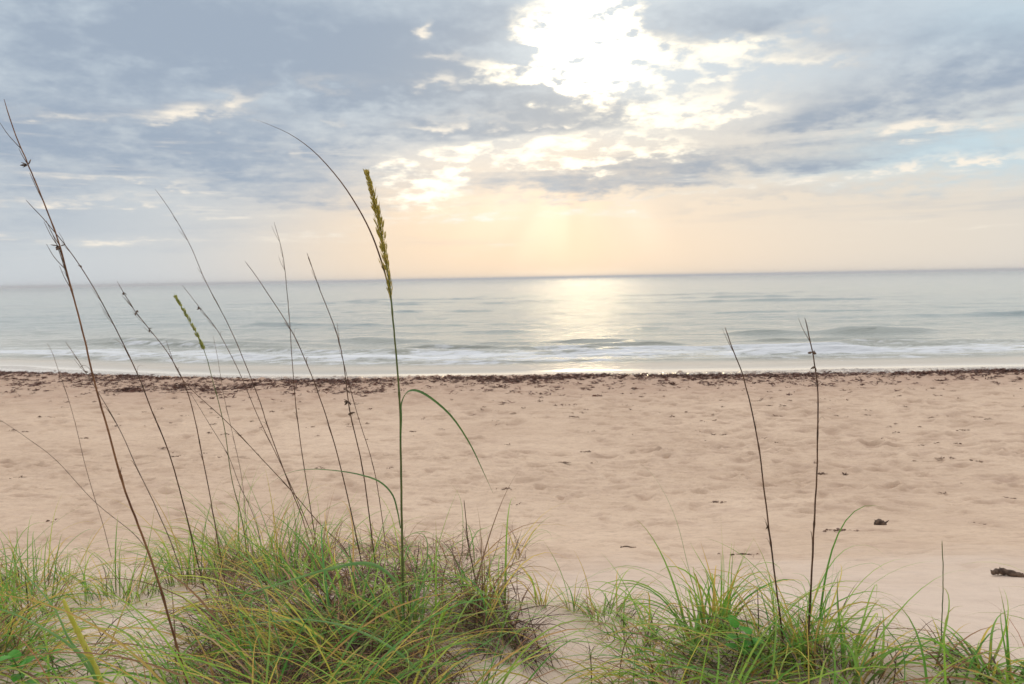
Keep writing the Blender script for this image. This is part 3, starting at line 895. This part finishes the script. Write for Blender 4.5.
stalk('sea_oat_stalk', 'short dark stalk rising close behind the shaggy one', [(337, 322), (340, 345), (345, 368), (358, 416), (373, 465), (381, 510), (389, 572)], .0018, .0006, M_STEM_DARK, wisps=2)
stalk('sea_oat_stalk', 'grey stalk sloping in low from the edge of the view over the bare sand', [(-40, 396), (0, 420), (30, 440), (57, 461), (95, 502), (133, 533), (150, 552)], .0022, .0008, M_STEM_GREY, dtip=.2)
stalk('sea_oat_stalk', 'knotty brown stalk with dark seed scraps near its tip over the sea', [(117, 281), (133, 308), (150, 330), (171, 358), (190, 400), (207, 480), (216, 530), (226, 585)], .0021, .0006, M_STEM_DARK, dtip=-.1, lumps=[(121, 292, 2), (135, 312, 4), (150, 329, 4)], wisps=8)
stalk('sea_oat_stalk', 'stalk carrying one round dark seed cluster just below the horizon', [(182, 285), (190, 295), (200, 308), (213, 324), (224, 342), (240, 374), (260, 421), (278, 458), (296, 497), (316, 545), (322, 566)], .0019, .0006, M_STEM_DARK, dtip=-.05, lumps=[(201, 308, 8)], wisps=6)
stalk('sea_oat_stalk', 'faint grey stalk with a curved tip farthest towards the bare sand', [(47, 343), (52, 352), (57, 366), (72, 411), (87, 472), (103, 525), (112, 558)], .0017, .0006, M_STEM_GREY)
stalk('sea_oat_stalk', 'grey-brown stalk with a side spur standing behind the tallest rusty stalk', [(65, 341), (76, 357), (91, 381), (118, 426), (138, 470), (152, 499), (172, 545), (188, 590)], .0019, .0006, M_STEM_GREY, lumps=[(84, 372, 1)], wisps=3)
stalk('sea_oat_stalk', 'short faint brown stalk beside the stalk with the young green seed head', [(213, 335), (218, 360), (224, 396), (234, 440), (243, 487), (249, 560)], .0016, .0006, M_STEM_GREY)
stalk('sea_oat_stalk', 'olive-brown stalk slanting low across all the others towards the golden one', [(166, 340), (176, 368), (190, 388), (228, 423), (260, 457), (289, 488), (320, 524), (343, 547), (360, 574)], .0020, .0008, M_STEM_DARK)
stalk('sea_oat_stalk', 'broken thin stalk bowing over the low grass behind the mound', [(190, 392), (210, 425), (228, 455), (240, 486), (255, 520), (268, 572)], .0015, .0005, M_STEM_GREY)
stalk('sea_oat_stalk', 'bare leaning stalk standing apart from the mound with a plain pointed tip', [(725, 327), (733, 350), (744, 379), (757, 436), (765, 497), (772, 554), (779, 608), (784, 651), (786, 668)], .0020, .0005, M_STEM_DARK, dtip=.08, lumps=[(768, 525, 1)], wisps=1)
stalk('sea_oat_stalk', 'straightest bare stalk, standing apart with two dark scraps near its tip', [(805, 318), (809, 336), (814, 361), (818, 396), (817, 467), (815, 505), (813, 546), (811, 589), (807, 661), (806, 678)], .0021, .0005, M_STEM_DARK, dtip=.05, lumps=[(812, 352, 3), (814, 366, 4)], wisps=1)
stalk('sea_oat_stalk', 'stubby dark broken stalk on the spiky grey-brown tussock', [(464, 500), (466, 520), (469, 548), (476, 583), (480, 606)], .0018, .0010, M_STEM_DARK)
stalk('tall_grass', 'lone thin green stem standing in the sand with a tiny tussock at its foot', [(942, 541), (943, 567), (943, 590), (942, 616), (941, 645)], .0012, .0005, M_STEM_GREEN, cat='tall grass')
stalk('tall_grass', 'small dark dry spike poking up in front of the pale hollow', [(589, 645), (591, 662), (592, 700)], .0012, .0005, M_STEM_DARK, cat='tall grass')

# stalk with the young green seed head
root, P = stalk('sea_oat_stalk', 'slender green stalk with a small young green seed head against the sea', [(174, 294), (183, 309), (192, 325), (200, 341), (206, 356), (213, 381), (224, 426), (232, 480), (243, 525), (250, 580)], .0018, .0008, M_STEM_GREEN)
hb = MB(); n = len(P)
for i in range(170):
    v = rng.uniform(.60, 1.0); k = int(v * (n - 1)); k = min(k, n - 3); t = (P[k + 2] - P[k]).normalized()
    a = rng.uniform(0, 6.28); s = Vector((math.cos(a), math.sin(a), 0))
    spikelet(hb, P[k] + s * rng.uniform(.001, .005), t * .9 + s * .3, rng.uniform(.012, .020), .0055)
hb.build('seed_head', M_SEED_GREEN, root)

# the golden-headed sea oat in the middle
mainpix = [(366, 170), (372, 192), (378, 217), (384, 250), (389, 280), (393, 320), (397, 365), (400, 410), (401, 470), (402, 530), (403, 590), (405, 655)]
root, P = stalk('sea_oat_plant', 'green sea oat with a full golden seed head, arching green leaves and the thickest stem', mainpix, .0031, .0007, M_STEM_GREEN, group=None, cat='sea oat')
n = len(P)
def near_i(px, py): return min(range(n), key=lambda k: (P[k] - at(px, py, P[k].y)).length)
hb = MB()
k0, k1 = near_i(391, 300), n - 1
for i in range(420):
    f = rng.random() ** .9
    k = int(k0 + (k1 - k0) * f); k = min(k, n - 3); t = (P[k + 2] - P[k]).normalized()
    wdt = math.sin(min(1, f * 1.25 + .12) * math.pi * .62 + .2) * (1 - .55 * max(0, f - .6) / .4)
    a = rng.uniform(0, 6.28); s = Vector((math.cos(a), math.sin(a), 0))
    o_ = P[k] + s * rng.uniform(.001, .0095) * wdt
    L = rng.uniform(.012, .026) * (.7 + .4 * wdt)
    if rng.random() < .10: o_ = o_ + s * rng.uniform(.002, .007) * wdt
    spikelet(hb, o_, t + s * rng.uniform(.0, .42), L, .0038 * (.7 + .3 * wdt))
    tube(hb, [P[k] - t * .012, P[k] - t * .004 + s * .001, o_], [.0004, .0004, .0003], 4)
k = near_i(388, 284)                                     # one loose side branch low on the head
brp = crom([P[k], at(384, 272, P[k].y), at(378, 258, P[k].y)], 6); tube(hb, brp, [.0006] * 6, 4)
for j in range(4): spikelet(hb, brp[j + 1], brp[j + 1] - brp[j], .013, .0032)
hb.build('seed_head', M_SEED_GOLD, root)
def leaf(pix, w, dys, parent, m=M_LEAF, side=Vector((0, 1, .2)), twist=0.5, Y0=None, name='leaf', taper=1.6):
    Yb = Y0; mbb = MB(); pp = []
    for i, q in enumerate(pix):
        v = i / (len(pix) - 1); pp.append(at(q[0], q[1], Yb + dys * v))
    c = crom(pp, 30)
    ribbon(mbb, c, w, side, fold=.5, twist=twist, taper=taper, basew=.5)
    return mbb.build(name, m, parent)
Ym = P[near_i(400, 420)].y
leaf([(401, 442), (402, 420), (402, 404), (407, 393), (417, 391), (432, 399), (452, 417), (470, 444), (483, 471), (493, 493)], .0105, -.22, root, M_LEAF_DARK, Y0=Ym, side=Vector((.5, 1, 0)), twist=.8)
leaf([(401, 528), (398, 510), (393, 494), (380, 481), (360, 474), (335, 470), (308, 469), (285, 474), (262, 489)], .0115, -.15, root, M_LEAF_DARK, Y0=Ym, side=Vector((.3, 1, 0)), twist=.9)
leaf([(392, 306), (387, 280), (380, 256), (371, 232), (358, 207), (340, 180), (316, 153), (292, 135), (268, 124), (254, 119)], .0058, .12, root, Y0=P[near_i(392, 306)].y, side=Vector((.6, .6, .4)), twist=.4, m=M_STEM_DARK, taper=4)
leaf([(404, 640), (403, 608), (398, 585), (385, 570), (368, 563), (345, 565), (310, 574), (275, 585), (240, 595), (205, 598)], .0125, -.45, root, Y0=P[0].y, side=Vector((.2, 1, .2)), twist=.5)
leaf([(406, 652), (412, 615), (424, 580), (428, 550), (424, 535), (410, 533)], .0085, -.1, root, Y0=P[0].y, side=Vector((1, .5, .2)), twist=.9)
leaf([(407, 655), (420, 628), (424, 592), (424, 560)], .0085, .05, root, Y0=P[0].y, side=Vector((1, .2, .2)), twist=.3)

# yellow-green shoot at the near corner with its two long leaves
root, P = stalk('grass_shoot', 'thick yellow-green folded shoot rising at the near corner of the mound', [(63, 599), (69, 613), (78, 632), (89, 655), (101, 684), (118, 738)], .0068, .0030, M_SHEATH, group=None, cat='grass shoot')
n = len(P)
leaf([(112, 722), (98, 684), (89, 662), (70, 640), (54, 607), (27, 576), (-6, 545), (-40, 520)], .0075, -.05, root, Y0=P[0].y - .02, side=Vector((.5, 1, 0)), twist=.5, taper=2)
leaf([(112, 722), (98, 684), (86, 664), (70, 645), (40, 626), (0, 609), (-50, 602)], .0075, -.10, root, Y0=P[0].y - .03, side=Vector((.5, 1, 0)), twist=.5, taper=3)
# long thin leaf that rises out of the large arching tussock
rootb = empty('grass_shoot', hit(706, 640)); tag(rootb, 'single long thin blade arching high out of the large arching tussock', 'grass shoot')
leaf([(706, 640), (697, 600), (688, 565), (678, 525), (666, 496), (652, 474), (634, 459)], .0050, .1, rootb, Y0=rootb.location.y, side=Vector((.5, 1, 0)), name='leaf', m=M_LEAF)
# long pale leaves that arch over the front
for i, (pix, lab, w, m) in enumerate([
    ([(455, 722), (420, 672), (380, 640), (330, 622), (280, 620), (215, 634), (160, 660)], 'long pale green blade arching over the front of the mound towards the shoot', .0085, M_LEAF),
    ([(640, 760), (650, 690), (640, 668), (610, 655), (575, 655), (535, 664), (500, 676)], 'broad green blade arching low across the front of the pale hollow', .0085, M_LEAF),
    ([(900, 740), (905, 660), (890, 632), (872, 614)], 'pale green blade pointing up beside the sprawling tussock', .007, M_LEAF),
    ([(848, 742), (858, 690), (866, 655), (874, 628)], 'dark pointed blade leaning over the bare sand by the sprawling tussock', .0075, M_LEAF)]):
    rb = empty('grass_shoot', hit(*pix[0])); tag(rb, lab, 'grass shoot')
    leaf(pix, w, .12, rb, Y0=rb.location.y, side=Vector((.5, 1, .3)), m=m, taper=2.4)

# ------------------------------------------------------------------ broad-leaved seedlings
def oval(mb, base, d, L, w):
    d = d.normalized(); s = d.cross(Vector((0, 0, 1))); s = s.normalized() if s.length > .01 else Vector((1, 0, 0)); n = s.cross(d)
    V = []; F = []; U = []
    for i in range(9):
        t = i / 8; k = math.sin(math.pi * min(1, t * .93 + .07) ** .8) ** .8 * w * .5
        c = base + d * L * t - n * L * .22 * t * t
        V += [c - s * k + n * k * .35, c, c + s * k + n * k * .35]; U += [(0, t), (.5, t), (1, t)]
    for i in range(8):
        a = i * 3; F += [(a, a + 1, a + 4, a + 3), (a + 1, a + 2, a + 5, a + 4)]
    mb.add(V, F, U)
def seedling(px, py, label, n, h, L, seed):
    r = random.Random(seed); p = hit(px, py)
    root = empty('broadleaf_seedling', (p.x, p.y, gz(p.x, p.y))); tag(root, label, 'seedling', 'broad-leaved seedlings among the grass')
    top = root.location + Vector((r.uniform(-.02, .02), -.02, h))
    st_ = crom([Vector(root.location) - Vector((0, 0, .01)), (Vector(root.location) + top) / 2 + Vector((.008, 0, 0)), top], 10)
    mb = MB(); tube(mb, st_, [.0018] * 10, 6); mb.build('stem', M_STEM_GREEN, root)
    for i in range(n):
        a = i * 2.4 + r.uniform(-.3, .3); k = 3 + int(6 * (i + 1) / n)
        b = st_[min(k, 9)]; lb = MB()
        oval(lb, b, Vector((math.cos(a), math.sin(a) - .3, r.uniform(.15, .8))), L * r.uniform(.7, 1.1), L * .55)
        lb.build('leaf', M_BROAD, root)
seedling(24, 696, 'bright green broad-leaved seedling at the near corner of the grass mound', 8, .12, .060, 3)
seedling(52, 676, 'smaller broad-leaved seedling with narrow leaves beside the corner one', 5, .09, .042, 5)
seedling(736, 668, 'broad-leaved seedling showing its leaves under the large arching tussock', 7, .12, .055, 7)
seedling(752, 672, 'broad-leaved seedling touching the foot of the dense tussock of the leaning stalk', 7, .11, .05, 8)
seedling(1022, 676, 'dark broad-leaved seedling beside the short dark tussock', 4, .04, .03, 9)

# ------------------------------------------------------------------ twigs on the dune
def twig(pix, label, w=.003, br=()):
    p0 = hit(*pix[0]); root = empty('twig', (p0.x, p0.y, gz(p0.x, p0.y))); tag(root, label, 'twig')
    def lay(ps, w):
        q = []
        for i, a in enumerate(ps):
            h_ = hit(*a); q.append(Vector((h_.x, h_.y, gz(h_.x, h_.y) + .006 + rng.uniform(0, .012))))
        c = crom(q, 14); return c, [w * (1 - .6 * i / 13) for i in range(14)]
    mb = MB(); tube(mb, *lay(pix, w), 6)
    for b in br: tube(mb, *lay(b, w * .6), 5)
    mb.build('branch', M_TWIG, root)
    return root
twig([(514, 622), (526, 626), (540, 630), (553, 629), (566, 632)], 'dark forked twig lying on the pale sand of the hollow', .0028, [[(524, 625), (522, 633), (520, 636)], [(540, 630), (536, 634), (530, 634)]])
twig([(840, 630), (850, 636), (862, 644)], 'short curved twig lying on the sand between the straightest stalk and the sprawling tussock', .003)
twig([(503, 586), (502, 600), (508, 616), (520, 650), (536, 664)], 'bent dark root hanging along the rim of the pale hollow', .0035, [[(506, 612), (515, 640), (520, 655)]])

# ------------------------------------------------------------------ things on the beach
def lump(name, label, cat, px, py, size, m, seed, scale=(1, 1, 1), rot=0, group=None):
    import bmesh
    p = hit(px, py); bm = bmesh.new(); bmesh.ops.create_icosphere(bm, subdivisions=3, radius=size)
    r = random.Random(seed); o3 = Vector((r.uniform(0, 99), r.uniform(0, 99), r.uniform(0, 99)))
    from mathutils import noise as mn
    for v in bm.verts:
        k = 1 + .55 * mn.noise(v.co * (1.6 / size) + o3) + .25 * mn.noise(v.co * (4.5 / size) + o3)
        v.co = Vector((v.co.x * scale[0], v.co.y * scale[1], v.co.z * scale[2])) * k
    me = bpy.data.meshes.new(name); bm.to_mesh(me); bm.free()
    me.polygons.foreach_set('use_smooth', np.ones(len(me.polygons), bool))
    o = link(name, me, m); o.location = (p.x, p.y, gz(p.x, p.y) + size * scale[2] * .45); o.rotation_euler = (0, 0, rot)
    return tag(o, label, cat, group)
def snag(name, label, px, py, L, m, seed, rise=.5, n=5, rad=.02, az=0.0, cat='driftwood'):
    """a splintered piece: a thick tapered body and a few broken side prongs"""
    p = hit(px, py); r = random.Random(seed); b = Vector((p.x, p.y, gz(p.x, p.y)))
    mb = MB(); d = Vector((math.cos(az), math.sin(az), 0))
    body = [b - d * L * .5 + Vector((0, 0, rad * .5)), b - d * L * .15 + Vector((0, .02, rad * .9)), b + d * L * .2 + Vector((0, -.01, rad)), b + d * L * .5 + Vector((0, 0, rad * .3))]
    c = crom(body, 16); tube(mb, c, [rad * (.45 + .6 * math.sin(math.pi * (.15 + .7 * i / 15))) * r.uniform(.8, 1.2) for i in range(16)], 9)
    for i in range(n):
        k = r.randint(1, 14); s = c[k]; dd = Vector((r.gauss(0, .6), r.gauss(0, .4), r.uniform(.2, 1))) ; l = L * r.uniform(.18, .4) * rise * 2
        tube(mb, crom([s, s + dd * l * .5 + Vector((r.gauss(0, .1) * l, 0, 0)), s + dd * l], 6), [rad * .5, rad * .4, rad * .32, rad * .25, rad * .15, rad * .06], 6)
    o = mb.build(name, m, None, origin=b)
    return tag(o, label, cat)
snag('driftwood', 'small upright chunk of dark driftwood standing alone on the open sand', 880, 526, .07, M_WOOD, 4, rise=1.1, n=8, rad=.026)
snag('driftwood', 'dark splintered driftwood lying near the frame edge on the lower sand', 1008, 576, .12, M_WOOD, 9, rise=.22, n=7, rad=.014, az=-.35)
snag('driftwood', 'thin reddish strip of driftwood on the sand behind the bushy short tussock', 628, 548, .11, M_WOOD, 12, rise=.2, n=4, rad=.006, az=.1)

# seaweed clumps: heaps of flat curled strands
def weed(mb, x, y, R_, n, r, L=.10, up_=.04, w=.009):
    for i in range(n):
        a = r.uniform(0, 6.28); rr = R_ * abs(r.gauss(0, .5))
        p = Vector((x + rr * math.cos(a) * 1.7, y + rr * math.sin(a), 0)); p.z = gz(p.x, p.y) + r.uniform(0, up_) * max(0, 1 - rr / R_)
        az = r.uniform(0, 6.28); pts = [p.copy()]
        for k in range(4):
            az += r.gauss(0, .7); p = p + Vector((math.cos(az), math.sin(az), r.gauss(0, .3))) * (L / 4); q = p.copy(); q.z = max(q.z, gz(q.x, q.y) + .004); pts.append(q)
        ribbon(mb, pts, w * r.uniform(.5, 1.6), Vector((-math.sin(az), math.cos(az), r.uniform(-.8, .8))), fold=.3, twist=r.uniform(-2, 2), taper=3)
r = random.Random(5)
wr = MB()
# the wrack line left along the top of the berm
x = -34.0
while x < 32:
    s = float(shore(x))
    nz = float(fbm(np.array([x / 2.6]), np.array([1.]), 3, 91)[0]) * 2.6
    dens = max(.12, .75 + nz + .5 * max(0, 1 - abs(x - 6) / 6)) if x > -3 else max(.1, .42 + nz)
    th = .55 + .5 * max(0, 1 - abs(x - 5) / 7)
    for k in range(int(3 + 6.5 * dens)):
        yy_ = s - 4.9 + 1.7 * float(fbm(np.array([x / 3.2]), np.array([4.]), 2, 92)[0]) + r.gauss(0, th * .7) - (abs(r.gauss(0, 1.6)) if r.random() < .26 else 0) - (abs(r.gauss(0, 1.2)) if x < -3 and r.random() < .4 else 0)
        weed(wr, x + r.uniform(-.1, .1), yy_, .10, 5, r, L=.18, up_=.09, w=.03)
    if x < -2 or r.random() < .25:                       # an older, thinner line higher up
        w2 = max(0, .25 + 2.2 * float(fbm(np.array([x / 2.1]), np.array([8.]), 2, 95)[0])) * (1 if x < -2 else .4)
        for k in range(int(w2 * 7)):
            weed(wr, x + r.uniform(-.2, .2), s - 7.6 + 1.6 * float(fbm(np.array([x / 3.]), np.array([2.]), 2, 96)[0]) + r.gauss(0, .6), .10, 4, r, L=.15, up_=.03, w=.024)
    x += .10
tag(wr.build('seaweed_wrack', M_WRACK), 'dark red-brown line of seaweed left along the top of the wet sand', 'seaweed', kind='stuff')
lt = MB()
for i in range(820):
    y0 = 25.5 - abs(r.gauss(0, 5.0)); x0 = r.uniform(-.8, .8) * y0
    if i % 14 == 0: y0 = r.uniform(7, 20); x0 = r.uniform(-.75, .85) * y0
    if i % 12 == 0: x0 = r.gauss(6, 2.8); y0 = max(6.5, r.gauss(13, 3))
    if y0 < 5: continue
    k = 1.0 if y0 > 20 else .55
    weed(lt, x0, y0 + (float(shore(x0)) - 29.3), .07 * k * r.uniform(.5, 2.2), r.randint(3, 9), r, L=.03 + .0028 * y0, up_=.02, w=.010 + .0004 * y0)
tag(lt.build('seaweed_litter', M_SCRAP), 'scattered dry seaweed scraps strewn over the upper beach', 'seaweed scraps', kind='stuff')
for i, (px, py, sz, lab) in enumerate([
    (510, 489, .10, 'flat smear of seaweed on the sand just above the spiky grey-brown tussock'),
    (716, 503, .08, 'dark seaweed clump on the open sand nearest the leaning bare stalk'),
    (742, 556, .09, 'flat seaweed patch on the sand above the dense tussocks of the bare stalks'),
    (566, 463, .10, 'dark seaweed clump lying above the ripples in mid beach'),
    (586, 452, .08, 'small seaweed clump just beyond the one above the ripples'),
    (822, 474, .07, 'round seaweed scrap on the sand beside the straightest bare stalk'),
    (975, 525, .07, 'small seaweed scrap between the driftwood chunk and the frame edge'),
    (840, 531, .16, 'long band of broken seaweed beside the upright driftwood chunk'),
    (20, 478, .12, 'seaweed smear on the bare sand below the low grey sloping stalk'),
    (130, 391, .35, 'broad dark seaweed heap near the surf behind the tallest rusty stalk'),
    (182, 387, .40, 'broad dark seaweed heap near the surf behind the knotty brown stalk'),
    (255, 386, .35, 'broad dark seaweed heap near the surf behind the long dark stalk')]):
    h_ = hit(px, py); mb = MB(); rr = random.Random(300 + i)
    big = sz > .3
    weed(mb, h_.x, h_.y, sz * (.75 if not big else 1.6), 30 if not big else 130, rr, L=.035 if not big else .2, up_=.012 if not big else .1, w=.016 if not big else .03)
    tag(mb.build('seaweed_clump', M_WRACK if big else M_SCRAP, None, origin=Vector((h_.x, h_.y, gz(h_.x, h_.y)))), lab, 'seaweed', 'seaweed clumps on the beach')
